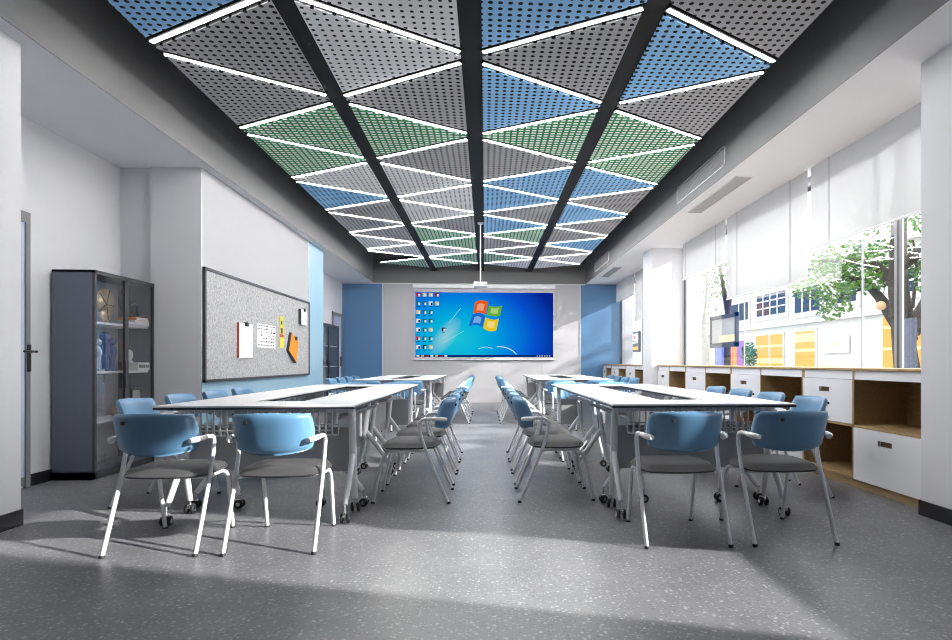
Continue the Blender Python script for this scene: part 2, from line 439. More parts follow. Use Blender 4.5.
for ci, (xl, xr) in enumerate(COLS):
    # which edge carries the apex of odd triangles: outer/centre knots at 4.573+k*PER, beam knots at 5.372+k*PER
    oc = 0 if ci in (0, 2) else 1          # side index (0 left,1 right) of the outer/centre edge
    def bline(k):
        """boundary k between triangle k and k+1 -> (y at left, y at right), running +/- S_ from the knots"""
        if k % 2 == 0:   # even k: beam knot 3.783+..., going to outer knot 4.573+...
            yb = 5.372+(k//2-1)*PER+S_; yo = 4.573+(k//2)*PER-S_
        else:
            yo = 4.573+((k-1)//2)*PER+S_; yb = 5.372+((k-1)//2)*PER-S_
        return (yo, yb) if oc == 0 else (yb, yo)
    cnt = 0
    for t in range(14):
        a = bline(t-1); c = bline(t)
        code = PAT[ci][t]
        if code != '.':
            poly = [(xl, a[0]+G_, ZP), (xl, c[0]-G_, ZP), (xr, c[1]-G_, ZP), (xr, a[1]+G_, ZP)]
            cx = (xl+xr)/2; cy = sum(p[1] for p in poly)/4
            m, cname = CN[code]; num = ORD[cnt]; cnt += 1
            b = MB(); b.prism([(p[0]-cx, p[1]-cy, 0) for p in poly], (0, 0, .018))
            o = b.build('ceiling_panel', M[m], loc=(cx, cy, ZP))
            tag(o, '%s perforated triangular ceiling panel, %s from the camera in the %s column from left' % (cname, num, COLNAME[ci])
                if ci in (1, 2) else '%s perforated triangular ceiling panel, %s from the camera in the %s column' % (cname, num, COLNAME[ci]),
                'ceiling panel', 'triangular ceiling panels')
        if t < 13:
            p = Vector((xl, c[0], 0)); q = Vector((xr, c[1], 0)); mid = (p+q)/2; L = (q-p).length; ang = math.atan2(q.y-p.y, q.x-p.x)
            nm = ('%s column from left' if ci in (1, 2) else '%s column') % COLNAME[ci]
            r = thing('ceiling_light', 'white strip light, %s from the camera between panels of the %s' % (ORD[t], nm), 'light',
                      (mid.x, mid.y, ZP), ang, 'strip lights between the ceiling panels')
            MB().box(-L/2, L/2, -.032, .032, .0, .05).build('housing', M['housing'], r)
            MB().box(-L/2+.01, L/2-.01, -.015, .015, -.004, .0).build('diffuser', M['strip'], r)
# projector on a pole
pr = thing('projector', 'small white projector hanging on a thin pole from the ceiling', 'projector', (-.085, 10.0, 2.33))
MB().bbox(-.115, .115, -.11, .11, -.005, .075, .015).build('body', M['white_metal'], pr)
MB().lathe([(.03, -.125), (.032, -.10), (.02, -.10)], (-.04, 0, .035), 12, axis='y').build('lens', M['win_glass'], pr)
MB().box(-.09, .09, -.112, -.108, .025, .032).build('vent_slot', M['vent'], pr)
MB().tube([(0, 0, .07), (0, 0, ZP+.012-2.33)], .011).build('pole', M['white_metal'], pr)
MB().lathe([(.05, ZP-2.345), (.05, ZP+.012-2.33)], n=16).build('ceiling_plate', M['white_metal'], pr)

# air vents
def vent_side(y0, y1, lab):
    yc = (y0+y1)/2; L = (y1-y0)/2
    v = thing('air_vent', lab, 'vent', (2.63, yc, 3.325), 0, 'grilles on the window side bulkhead')
    MB().box(-.006, 0, -L, L, -.105, .105).build('grille_back', M['vent'], v)
    b = MB()
    for z in (-.11, .10): b.box(-.012, 0, -L-.01, L+.01, z, z+.01)
    for y in (-L-.01, L): b.box(-.012, 0, y, y+.01, -.11, .11)
    b.build('grille_frame', M['vent_frame'], v)
    b = MB()
    for i in range(12):
        z = -.092+i*.0165; b.box(-.010, -.006, -L, L, z, z+.004)
    b.build('slats', M['fascia'], v)
vent_side(6.32, 7.91, 'long grey wall grille on the nearer bulkhead above the windows')
vent_side(12.41, 13.99, 'long grey wall grille on the far bulkhead above the windows')
def vent_ceil(y0, y1, lab):
    yc = (y0+y1)/2; L = (y1-y0)/2
    v = thing('ceiling_vent', lab, 'vent', (2.865, yc, ZS), 0, 'flush vents in the window side soffit')
    MB().box(-.095, .095, -L, L, -.004, 0).build('grille', M['vent'], v)
    b = MB()
    for x in (-.105, .095): b.box(x, x+.010, -L-.01, L+.01, -.008, 0)
    for y in (-L-.01, L): b.box(-.105, .105, y, y+.01, -.008, 0)
    b.build('grille_frame', M['vent_frame'], v)
vent_ceil(6.36, 7.93, 'flush grey vent in the white soffit nearer the camera')
vent_ceil(12.56, 14.05, 'flush grey vent in the white soffit near the far wall')

# ------------------------------------------------------------------ projection screen
SX = -.02
ps = thing('projection_screen', 'large projection screen with blue desktop picture on the far wall', 'screen', (SX, YB-.012, 0))
MB().bbox(-1.85, 1.85, -.11, 0, 2.965, 3.07, .012).build('casing', M['white_plastic'], ps)
MB().box(-1.84, 1.84, -.045, -.03, 1.125, 2.97).build('fabric', M['backwall'], ps)
MB().tube([(-1.85, -.038, 1.125), (1.85, -.038, 1.125)], .018).build('bottom_bar', M['white_metal'], ps)
def screen_mat():
    m, nt, b_, o = new_mat('desktop_picture'); nt.nodes.remove(b_)
    tc = nt.nodes.new('ShaderNodeTexCoord'); sx = nt.nodes.new('ShaderNodeSeparateXYZ'); nt.links.new(tc.outputs['Object'], sx.inputs[0])
    X = sx.outputs[0]; Z = sx.outputs[2]
    dx = math_node(nt, 'DIVIDE', math_node(nt, 'ADD', X, .75), 2.75); dz = math_node(nt, 'DIVIDE', math_node(nt, 'SUBTRACT', Z, 1.65), 2.0)
    d = math_node(nt, 'SQRT', math_node(nt, 'ADD', math_node(nt, 'MULTIPLY', dx, dx), math_node(nt, 'MULTIPLY', dz, dz)))
    rp = nt.nodes.new('ShaderNodeValToRGB'); cr = rp.color_ramp
    cr.elements[0].position = 0; cr.elements[0].color = (*lin((30, 205, 225)), 1)
    cr.elements[1].position = 1; cr.elements[1].color = (*lin((4, 36, 150)), 1)
    for p, c in ((.28, (0, 180, 228)), (.5, (0, 140, 232)), (.75, (6, 84, 214))):
        e = cr.elements.new(p); e.color = (*lin(c), 1)
    nt.links.new(d, rp.inputs[0])
    # pale glow left of centre, slanted
    gx = math_node(nt, 'ADD', X, 1.02); gz = math_node(nt, 'SUBTRACT', Z, 1.72)
    a = math_node(nt, 'SUBTRACT', math_node(nt, 'MULTIPLY', gx, .80), math_node(nt, 'MULTIPLY', gz, .6))
    c2 = math_node(nt, 'ADD', math_node(nt, 'MULTIPLY', gx, .6), math_node(nt, 'MULTIPLY', gz, .8))
    a = math_node(nt, 'DIVIDE', a, .26); c2 = math_node(nt, 'DIVIDE', c2, .62)
    q = math_node(nt, 'SQRT', math_node(nt, 'ADD', math_node(nt, 'MULTIPLY', a, a), math_node(nt, 'MULTIPLY', c2, c2)))
    k = math_node(nt, 'MULTIPLY', math_node(nt, 'MAXIMUM', math_node(nt, 'SUBTRACT', 1.0, q), 0.), .55)
    mx = nt.nodes.new('ShaderNodeMix'); mx.data_type = 'RGBA'
    nt.links.new(k, mx.inputs['Factor']); nt.links.new(rp.outputs[0], mx.inputs['A']); mx.inputs['B'].default_value = (*lin((200, 225, 225)), 1)
    e = nt.nodes.new('ShaderNodeEmission'); nt.links.new(mx.outputs['Result'], e.inputs[0]); e.inputs[1].default_value = SCR
    nt.links.new(e.outputs[0], o.inputs[0])
    return m
pic = MB().box(-1.79, 1.79, -.050, -.045, 1.185, 2.865).build('picture', screen_mat(), ps)
E = lambda n, c: emis(n, lin(c), SCR)
LOGO = [('orange_red', (236, 96, 30), [(118, 140), (150, 126), (185, 124), (228, 138), (205, 240), (170, 228), (140, 225), (104, 235)]),
        ('leaf_green', (110, 180, 40), [(235, 165), (270, 176), (305, 176), (342, 165), (325, 250), (290, 256), (250, 252), (215, 242)]),
        ('sky_blue', (20, 110, 210), [(95, 243), (130, 228), (165, 232), (200, 250), (180, 345), (150, 330), (110, 325), (68, 338)]),
        ('warm_yellow', (240, 205, 30), [(205, 265), (240, 278), (280, 285), (315, 272), (295, 370), (260, 380), (220, 375), (185, 352)])]
K = .00316
for nm, c, poly in LOGO:
    cx0, cy0 = sum(p[0] for p in poly)/len(poly), sum(p[1] for p in poly)/len(poly)
    b = MB()
    b.prism([((px-208)*K+.03, -.050, 2.265-(py-250)*K) for px, py in poly], (0, -.003, 0), 0)
    b.prism([((cx0+(px-cx0)*.55-208)*K+.03, -.053, 2.265-(cy0+(py-cy0)*.55-250)*K) for px, py in poly], (0, -.001, 0), 1)
    pale = tuple(int(v*.55+255*.45) for v in c)
    b.build('logo', [E('logo_'+nm, c), E('logo_pale_'+nm, pale)], pic)
# light streaks
b = MB()
def ribbon(pts, w):
    for (x0, z0), (x1, z1) in zip(pts, pts[1:]):
        n = Vector((-(z1-z0), x1-x0)).normalized()*w/2
        b.prism([(x0-n.x, -.050, z0-n.y), (x1-n.x, -.050, z1-n.y), (x1+n.x, -.050, z1+n.y), (x0+n.x, -.050, z0+n.y)], (0, -.001, 0))
ribbon([(-.17+.055*i, 1.40+.045*math.sin(i*.42)-.0) for i in range(8)], .012)
ribbon([(.37+.55*math.sin(t), 1.00+.46*math.cos(t)) for t in [-.1+.12*i for i in range(13) if 1.0+.46*math.cos(-.1+.12*i) > 1.21]], .022)
ribbon([(-.93, 2.06), (-.62, 2.46)], .008); ribbon([(-1.1, 1.54), (-.55, 1.86)], .006)
b.build('light_streak', E('streak', (205, 235, 255)), pic)
IC = [E('icon_white', (225, 235, 240)), E('icon_dark', (20, 40, 60)), E('icon_tan', (215, 190, 130)), E('icon_red', (170, 30, 30)), E('icon_teal', (30, 110, 110))]
rows = [2.80, 2.575, 2.35, 2.125, 1.895, 1.67, 1.445]
combo = [[3, 2, 2, 3], [4, 4, 0, 2], [2, 4, 4], [0, 4, 4], [0, 4, 2], [3, 4, 4], [0, 1, 2]]
def icon(x, z, code):
    b = MB()
    b.prism([(x-.05, -.05, z-.05), (x+.05, -.05, z-.05), (x+.05, -.05, z+.05), (x-.05, -.05, z+.05)], (0, -.001, 0), code)
    b.prism([(x, -.051, z-.045), (x+.045, -.051, z-.045), (x+.045, -.051, z+.02), (x, -.051, z+.02)], (0, -.001, 0), 0 if code else 1)
    b.prism([(x-.04, -.05, z-.088), (x+.04, -.05, z-.088), (x+.04, -.05, z-.076), (x-.04, -.05, z-.076)], (0, -.001, 0), 1)
    b.build('desktop_icon', IC, pic)
for r_, z in enumerate(rows):
    for c_, code in enumerate(combo[r_]): icon(-1.715+c_*.16, z, code)
icon(-1.065, 1.90, 1)
b = MB(); b.prism([(-1.79, -.05, 1.186), (1.79, -.05, 1.186), (1.79, -.05, 1.245), (-1.79, -.05, 1.245)], (0, -.001, 0), 0)
for i in range(7): b.prism([(-1.76+i*.12, -.051, 1.195), (-1.69+i*.12, -.051, 1.195), (-1.69+i*.12, -.051, 1.237), (-1.76+i*.12, -.051, 1.237)], (0, -.001, 0), 1+i % 3)
for i in range(6): b.prism([(1.36+i*.065, -.051, 1.205), (1.39+i*.065, -.051, 1.205), (1.39+i*.065, -.051, 1.228), (1.36+i*.065, -.051, 1.228)], (0, -.001, 0), 1)
b.build('taskbar', [E('taskbar_blue', (8, 50, 120)), IC[0], IC[2], IC[3]], pic)

# ------------------------------------------------------------------ chairs
def make_chair():
    t = thing('armchair', 'x', 'chair')
    # seat: puffy rounded cushion
    def seat(u, v, side):
        k = .62
        x = u*math.sqrt(1-k*v*v/2); y = v*math.sqrt(1-k*u*u/2)
        w = .246*(1.0+.05*y)
        e = max(abs(u), abs(v)); edge = 1-e**5
        zt = .428+.028*edge+.006*(1-x*x) - .012*max(0, y)**3
        zb = .406-.010*edge
        if e > .999: zt = zb = .416
        return (x*w, .012+y*.222, zt if side else zb)
    MB().grid_solid(seat, 18, 16).build('seat', M['seat_grey'], t)
    def back(u, v, side):
        k = .27
        x = u*math.sqrt(1-k*v*v/2); z = v*math.sqrt(1-k*u*u/2)
        if v < 0: z = z*(1-.20*abs(x)**2.0)
        zz = .655+z*.120
        hw = .228*(1-.045*(1-(z+1)/2))
        yy = -.252-.068*((z+1)/2) + .098*abs(x)**2.6
        e = max(abs(u), abs(v)); th = .021*(1-.75*e**6)
        if e > .999: th = .0
        n = .55*abs(x)**1.6*(1 if x > 0 else -1)
        sgn = 1 if side else -1
        return (x*hw - n*th*sgn, yy+th*sgn, zz)
    bk = MB().grid_solid(back, 20, 14).build('backrest', M['chair_blue'], t)
    MB().bbox(-.115, -.095, -.335, -.322, .716, .736, .003).build('bolt', M['rubber'], bk)
    r = .0125
    for sx in (-1, 1):
        # front leg with its rail under the seat
        x = .208*sx
        pts = [(x, .280, .006), (x, .246, .17), (x*1.0, .214, .318)]
        for i in range(1, 6):
            a = i/6*R(78); pts.append((x, .214-.055*(1-math.cos(a))-.004*i, .318+.068*math.sin(a)))
        pts += [(x, .12, .392), (x*1.02, -.02, .392), (x*1.12, -.108, .393)]
        lg = MB().tube(pts, r).build('leg', M['white_metal'], t)
        MB().lathe([(.0145, 0), (.0145, .014), (.012, .016)], (x, .281, 0), 10).build('foot_cap', M['rubber'], lg)
        # rear leg
        pts = [(.242*sx, -.280, .006), (.243*sx, -.20, .19), (.243*sx, -.108, .41), (.243*sx, -.085, .48)]
        lg = MB().tube(pts, r).build('leg', M['white_metal'], t)
        MB().lathe([(.0145, 0), (.0145, .014), (.012, .016)], (.242*sx, -.282, 0), 10).build('foot_cap', M['rubber'], lg)
        # arm: runs on up from the rear leg, bends back to clasp the shell
        pts = [(.243*sx, -.085, .475), (.244*sx, -.068, .545), (.246*sx, -.066, .585)]
        for i in range(1, 6):
            a = i/5*R(90); pts.append((.247*sx, -.066-.045*(1-math.cos(a)), .585+.045*math.sin(a)))
        pts += [(.244*sx, -.15, .632), (.238*sx, -.185, .630)]
        ar = MB().tube(pts, r).build('armrest', M['white_metal'], t)
        b = MB(); b.tube([(.243*sx, -.150, .632), (.238*sx, -.185, .629), (.226*sx, -.228, .626), (.205*sx, -.262, .622)], [.0135, .018, .021, .017], 10, flat=.8)
        b.build('clasp', M['white_plastic'], ar)
    b = MB(); b.tube([(-.208, .09, .390), (.208, .09, .390)], .010); b.tube([(-.222, -.07, .390), (.222, -.07, .390)], .010)
    b.build('seat_frame', M['white_metal'], t)
    return t
chair0 = make_chair(); used = [False]
def place_chair(x, y, rz, label, group):
    if not used[0]:
        used[0] = True; chair0.location = (x, y, 0); chair0.rotation_euler = (0, 0, rz); chair0['label'] = label; chair0['group'] = group
    else: dup(chair0, (x, y, 0), rz, label, group)
P2 = math.pi/2
DY = 5.70
for s, side in ((-1, 'left'), (1, 'right')):
    ax = -.555 if s < 0 else .537; wx = -2.41 if s < 0 else 2.396
    wn = 'wall' if s < 0 else 'window'
    for gi, gn in enumerate(('near', 'far')):
        dy = DY*gi
        for k, x in enumerate((-1.81, -1.18) if s < 0 else (1.15, 1.775)):
            outer = (k == 0) if s < 0 else (k == 1)
            place_chair(x, (3.56 if s < 0 else 3.545)+dy, 0, 'blue armchair turned away at head of %s %s tables, on %s side' % (gn, side, wn if outer else 'aisle'),
                        'chairs at the table heads')
        if gi == 0:
            for k, x in enumerate((-1.81, -1.18) if s < 0 else (1.15, 1.775)):
                outer = (k == 0) if s < 0 else (k == 1)
                place_chair(x, 7.82, math.pi, 'blue armchair facing camera behind %s %s tables, on %s side' % (gn, side, wn if outer else 'aisle'),
                            'chairs at the table heads')
        for i in range(4):
            y = 4.635+.655*i+dy
            place_chair(ax, y, P2 if s < 0 else -P2, 'blue armchair with grey seat, %s from camera along aisle beside %s %s tables' % (ORD[i], gn, side), 'chairs along the aisle')
            place_chair(wx, y, -P2 if s < 0 else P2, 'blue armchair, %s from camera on the %s side of the %s %s tables' % (ORD[i], wn, gn, side), 'chairs along the walls')

# ------------------------------------------------------------------ tables
def make_table(L, legs=None, deep=True, name='flip_top_table'):
    t = thing(name, 'x', 'table')
    H = .77; D = .23
    tp = MB().box(-L/2, L/2, -D, D, H-.010, H).build('tabletop', M['white_plastic'], t)
    MB().box(-L/2, L/2, -D, D, H-.024, H-.010).build('edge_band', M['edge'], tp)
    MB().box(-L/2+.05, L/2-.05, -.03, .03, H-.062, H-.024).build('rail', M['white_metal'], t)
    lx = L/2-.065
    legs = legs or (-lx, lx)
    for x in legs:
        b = MB()
        b.tube([(x, 0, H-.026), (x, .012, .62), (x, .035, .41), (x, .070, .24), (x, .108, .095)], [.021, .021, .022, .019, .016], 12, flat=1.2)
        b.tube([(x, .036, .42), (x, .0, .365), (x, -.188, .115)], [.018, .021, .017], 12, flat=1.2)
        b.bbox(x-.02, x+.02, -.05, .05, H-.045, H-.024, .004)
        lg = b.build('leg', M['white_metal'], t)
        for y in (.112, -.195):
            c = MB()
            c.tube([(x, y, .06), (x, y, .125)], .009, 8, mi=1)
            c.bbox(x-.012, x+.012, y-.03, y+.018, .036, .068, .008, mi=1)
            for w in (-1, 1):
                c.lathe([(.022, -.009), (.031, -.007), (.031, .007), (.022, .009)], (x+w*.021, y, .0315), 16, axis='x')
                c.lathe([(.015, -.002), (.015, .002)], (x+w*.0312, y, .0315), 12, mi=1, axis='x')
            c.build('caster', [M['rubber'], M['chrome']], lg)
    MB().bbox(min(legs)+.02, max(legs)-.02, .062, .076, .29, .60, .004).build('modesty_panel', M['grey_panel'], t)
    bm_ = sum(legs)/2; bl = (max(legs)-min(legs))/2-.10
    b = MB(); n = int(2*bl/.042); r1 = .0058
    z0 = .55 if deep else .645
    for i in range(n+1):
        x = bm_-bl+2*bl*i/n
        if deep: b.tube([(x, -.13, H-.030), (x, -.135, z0+.05), (x, -.115, z0+.012), (x, .02, z0), (x, .035, z0+.014), (x, .04, z0+.07)], r1, 5)
        else: b.tube([(x, -.10, z0+.03), (x, -.09, z0+.006), (x, .02, z0), (x, .035, z0+.014), (x, .04, H-.03)], r1, 5)
    if deep:
        for y, z in ((-.135, z0+.05), (-.11, z0+.012), (-.03, z0+.006), (.03, z0+.002), (.04, z0+.07)): b.tube([(bm_-bl, y, z), (bm_+bl, y, z)], .0045, 5)
    else:
        for y, z in ((-.10, z0+.03), (-.03, z0+.003), (.02, z0), (.04, z0+.06)): b.tube([(bm_-bl, y, z), (bm_+bl, y, z)], .0045, 5)
    b.build('wire_basket', M['wire'], t)
    return t
te = make_table(1.26); tA = make_table(1.36, (-.66, .545), False); tC = make_table(1.36, (-.545, .66), False); tB = make_table(1.36, (-.50, .50), False)
uE = [False]; uA = [False]; uC = [False]; uB = [False]
def place_table(src, flag, x, y, rz, lab):
    if not flag[0]:
        flag[0] = True; src.location = (x, y, 0); src.rotation_euler = (0, 0, rz); src['label'] = lab; src['group'] = 'white flip top tables'
    else: dup(src, (x, y, 0), rz, lab, 'white flip top tables')
for s, sn in ((-1, 'left'), (1, 'right')):
    cx = 1.478*s - .003
    wn = 'wall' if s < 0 else 'window'
    for gi, gn in enumerate(('near', 'far')):
        dy = DY*gi
        place_table(te, uE, cx, 4.10+dy, 0, 'white wheeled table closing the camera end of the %s %s table ring' % (gn, sn))
        place_table(te, uE, cx, 7.29+dy, math.pi, 'white wheeled table closing the back end of the %s %s table ring' % (gn, sn))
        for k, y in enumerate((5.012, 6.378)):
            hw = 'nearer' if k == 0 else 'farther'
            rz = P2 if s < 0 else -P2
            def side(r): return (tB, uB) if k else ((tA, uA) if r > 0 else (tC, uC))
            place_table(*side(rz), cx-s*.40, y+dy, rz, 'white wheeled table, %s of two on the aisle side of the %s %s ring' % (hw, gn, sn))
            place_table(*side(-rz), cx+s*.40, y+dy, -rz, 'white wheeled table, %s of two on the %s side of the %s %s ring' % (hw, wn, gn, sn))

# ------------------------------------------------------------------ storage units under the windows
def storage(y0, ym, y1, lab):
    t = thing('storage_unit', lab, 'storage unit', (3.10, y0, 0), 0, 'oak and white storage units below the windows')
    W = y1-y0; m = ym-y0; D = .48; e = .022
    b = MB()
    b.box(.012, .03, 0, W, 0, .062)                       # plinth
    b.box(.0, D, 0, W, .062, .08); b.box(.0, D, 0, W, .505, .525)
    for y in (0, m-e/2, W-e): b.box(0, D, y, y+e, .062, .98)
    b.build('carcass', M['oak'], t)
    MB().box(D-.012, D, 0, W, 0, .98).build('back_panel', M['oak_in'], t)
    MB().box(.004, .020, e, m-e/2, .905, .978).box(.004, .020, m+e/2, W-e, .905, .978).build('apron', M['white_board'], t)
    def drawer(a, c, z0, z1):
        yc = (a+c)/2+.03; hw = .08; zc = z1-.095; hh = .022
        f = MB()
        f.box(-.004, .014, a, c, zc+hh, z1); f.box(-.004, .014, a, c, z0, zc-hh)
        f.box(-.004, .014, a, yc-hw, zc-hh, zc+hh); f.box(-.004, .014, yc+hw, c, zc-hh, zc+hh)
        o = f.build('drawer', M['white_board'], t)
        MB().box(.014, .05, yc-hw-.01, yc+hw+.01, zc-hh-.01, zc+hh+.01).build('handle_slot', M['slot'], o)
        MB().box(.004, .013, yc+hw*.72, yc+hw, zc-hh, zc+hh).build('handle', M['chrome'], o)
    drawer(e*.3, m-e/2, .068, .502)
    drawer(m+e/2, W-e*.6, .528, .902)
U = [(3.935, 4.79, 5.576, 'oak and white storage unit below the window, nearest the camera beside the white pillar'),
     (5.576, 6.466, 7.27, 'oak and white storage unit below the window, second from the camera'),
     (7.27, 8.13, 8.96, 'oak and white storage unit below the window, third from the camera'),
     (8.96, 9.78, 10.42, 'oak and white storage unit below the window, against the near face of the column'),
     (11.03, 12.05, 12.85, 'oak and white storage unit beyond the column, first of the far three'),
     (12.85, 13.55, 14.35, 'oak and white storage unit beyond the column, middle of the far three'),
     (14.35, 14.95, 15.36, 'oak and white storage unit beyond the column, touching the blue far wall')]
for u in U: storage(*u)
tag(MB().bbox(3.085, 3.60, 3.935, 10.425, .98, 1.0, .003).build('counter_top', M['oak']), 'long oak counter top over the four near storage units', 'counter', 'oak counter tops')
tag(MB().bbox(3.085, 3.60, 11.025, 15.37, .98, 1.0, .003).build('counter_top', M['oak']), 'oak counter top over the three storage units beyond the column', 'counter', 'oak counter tops')

# ------------------------------------------------------------------ blinds
def blind(y0, y1, zb, seams, lab, x=3.445):
    t = thing('roller_blind', lab, 'blind', (x, y0, ZS), 0, 'white roller blinds')
    W = y1-y0; h = ZS-zb
    b = MB(); n = 24; vs = []; fs = []
    for i in range(n+1):
        y = W*i/n; dx = .004*math.sin(y*7.0)
        vs += [(dx, y, 0), (dx, y, -h), (dx+.002, y, 0), (dx+.002, y, -h)]
    for i in range(n):
        a = 4*i; c = a+4
        fs += [(a, a+1, c+1, c)]
    b.add(vs, fs, 0, True); b.build('fabric', M['blind'], t)
    MB().bbox(-.010, .012, 0, W, -h-.022, -h, .004).build('bottom_bar', M['white_metal'], t)
    for sy in seams: MB().box(-.009, -.005, sy-y0-.006, sy-y0+.006, -h, 0).build('seam', M['seam'], t)
blind(4.10, 6.05, 2.262, [5.704], 'white roller blind at mid height, nearest the camera')
blind(6.105, 8.225, 1.962, [6.461, 7.867], 'white roller blind pulled lowest, in the middle of the near window')
blind(8.265, 10.10, 2.50, [8.62, 9.95], 'white roller blind raised highest, beside the white column')
blind(11.10, 13.40, 2.02, [12.7], 'white roller blind pulled low just beyond the column')
blind(13.45, 15.34, 2.64, [13.75, 15.1], 'white roller blind raised high next to the blue far wall')

# ------------------------------------------------------------------ pinboard
bd = thing('pinboard', 'large grey felt pinboard with charcoal frame on the white pier', 'pinboard', (-2.996, 8.285, 1.45))
MB().box(0, .018, -1.835, 1.835, -.59, .59).build('felt_panel', M['felt'], bd)
b = MB()
for z in (-.615, .585): b.box(0, .03, -1.86, 1.86, z, z+.03)
for y in (-1.86, 1.83): b.box(0, .03, y, y+.03, -.615, .615)
b.build('frame', M['frame_dark'], bd)
XB = -2.978
def pad(name, y0, y1, z0, z1, th, lab, mats, cat):
    t = thing(name, lab, cat, (XB, (y0+y1)/2, (z0+z1)/2)); w = (y1-y0)/2; h = (z1-z0)/2
    MB().box(0, th, -w, w, -h, h).build('page', mats[0], t)
    MB().box(.0, th*.97, -w-.008, -w, -h, h).build('spine', mats[1], t)
    b = MB(); b.bbox(.0, th+.02, -.035, .035, h-.035, h+.012, .004); b.tube([(th+.01, -.02, h+.012), (th+.015, 0, h+.025), (th+.01, .02, h+.012)], .003, 6)
    b.build('clip', M['black'], t)
pad('clipboard', 7.26, 7.68, 1.105, 1.53, .022, 'white paper clipboard with red spine pinned on the grey board', [M['paper'], M['red']], 'clipboard')
pad('notepad', 9.58, 9.88, 1.655, 1.905, .045, 'small white notepad hung near the board top right corner', [M['paper'], M['ink']], 'notepad')
t = thing('calendar_sheet', 'white printed calendar sheet pinned on the grey board', 'sheet', (XB, 8.20, 1.405))
MB().box(0, .003, -.34, .34, -.16, .16).build('sheet', M['paper'], t)
b = MB(); rr = random.Random(3)
for r_ in range(7):
    z = .135-r_*.043
    for c_ in range(7):
        if rr.random() < .8:
            y = -.30+c_*.092; b.box(.003, .0036, y, y+.03+.035*rr.random(), z-.006, z+(.004 if rr.random() < .6 else .012))
b.build('print', M['ink'], t)
t = thing('bookmark_strip', 'narrow yellow printed strip pinned upright on the grey board', 'strip', (XB, 8.80, 1.49))
MB().box(0, .004, -.09, .09, -.23, .23).build('card', M['yellow'], t)
MB().box(.004, .0045, -.05, .03, -.02, .06).box(.004, .0045, -.04, .02, .11, .16).build('picture', M['ink'], t)
MB().box(.004, .0045, -.09, .07, -.075, -.03).build('band', M['red'], t)
MB().box(.004, .0045, .04, .085, .08, .22).build('band', M['green'], t)
t = thing('notepad', 'orange notepad hung tilted on the grey board', 'notepad', (XB, 9.27, 1.29))
poly = [(-.14, .21), (.19, .07), (.08, -.24), (-.26, -.06)]
MB().prism([(0, y, z) for y, z in poly], (.04, 0, 0)).build('page', M['orange'], t)
MB().prism([(0, -.155, .21), (0, -.14, .215), (0, -.255, -.06), (0, -.275, -.06)], (.039, 0, 0)).prism([(0, -.265, -.055), (0, -.265, -.075), (0, .075, -.255), (0, .08, -.24)], (.039, 0, 0)).build('spine', M['ink'], t)
MB().bbox(.02, .06, .02, .08, .10, .16, .004).build('clip', M['black'], t)

# ------------------------------------------------------------------ glass cabinets
def cabinet(y0, W, lab, xf=-3.475, xb=-3.84, H=1.875):
    D = xf-xb
    t = thing('display_cabinet', lab, 'cabinet', (xb, y0, 0), 0, 'dark glass door cabinets')
    b = MB(); e = .022
    b.box(0, D-.02, 0, e, 0, H); b.box(0, D-.02, W-e, W, 0, H); b.box(0, D-.02, 0, W, H-e, H); b.box(0, D-.02, 0, W, 0, .07)
    b.build('body', M['cab'], t)
    MB().box(0, .012, e, W-e, .07, H-e).build('back_panel', M['cab_in'], t)
    for z in (.49, .945, 1.40): MB().box(.012, D-.05, e, W-e, z, z+.022).build('shelf', M['cab_shelf'], t)
    for a, c in ((0, W/2), (W/2, W)):
        f = MB(); w = .028
        f.box(D-.02, D, a, a+w, .015, H); f.box(D-.02, D, c-w, c, .015, H); f.box(D-.02, D, a, c, .015, .06); f.box(D-.02, D, a, c, H-.035, H)
        o = f.build('door', M['frame_dark'], t)
        MB().box(D-.012, D-.006, a+w, c-w, .06, H-.035).build('glass', M['cab_glass'], o)
    MB().box(D, D+.018, W/2-.05, W/2-.035, .80, 1.05).build('handle', M['frame_dark'], t)
    return t
cabinet(5.455, .945, 'dark blue-grey glass door cabinet beside the door on the left')
cabinet(12.2, 1.70, 'dark glass door cabinet beyond the pale blue wall strip', -3.40, -3.695, 1.885)
# objects on the near cabinet's shelves
XC = -3.60
b = MB()
def disc(cy, cz, r):
    b.lathe([(r*.1, -.012), (r, -.004), (r, .004), (r*.1, .012)], (XC, cy, cz), 20, axis='x')
disc(5.80, 1.625, .125); disc(5.80, 1.50, .075)
o = tag(b.build('disc_ornament', M['gold']), 'pale gold twin disc ornament on the near cabinet top shelf', 'ornament')
b = MB()
for a in range(5):
    an = a*R(72)+.4; b.tube([(XC+.014, 5.80, 1.60), (XC+.014, 5.80+.13*math.sin(an), 1.60+.15*math.cos(an))], .004, 5)
b.tube([(XC, 5.80, 1.424), (XC, 5.80, 1.62)], .008); b.build('wire_rib', M['black'], o)
def bookstack(y0, z0, lab, cols):
    z = z0
    for i, (c, h, w) in enumerate(cols):
        t = thing('book', lab[i], 'book', (XC, y0, z), 0, 'books in the near cabinet')
        MB().box(-.08, .095, -w/2, w/2, 0, h).build('cover', c, t)
        MB().box(-.07, .097, -w/2+.012, w/2-.012, .004, h-.004).build('pages', M['paper'], t)
        z += h
bookstack(6.235, 1.4235, ['thick white book at bottom of the top shelf stack', 'orange book on top of the white book in the cabinet'], [(M['paper'], .05, .24), (M['orange'], .032, .21)])
bookstack(6.03, 1.4235, ['thin pale book lying left of the sculpture in the near cabinet'], [(M['figpale'], .03, .15)])
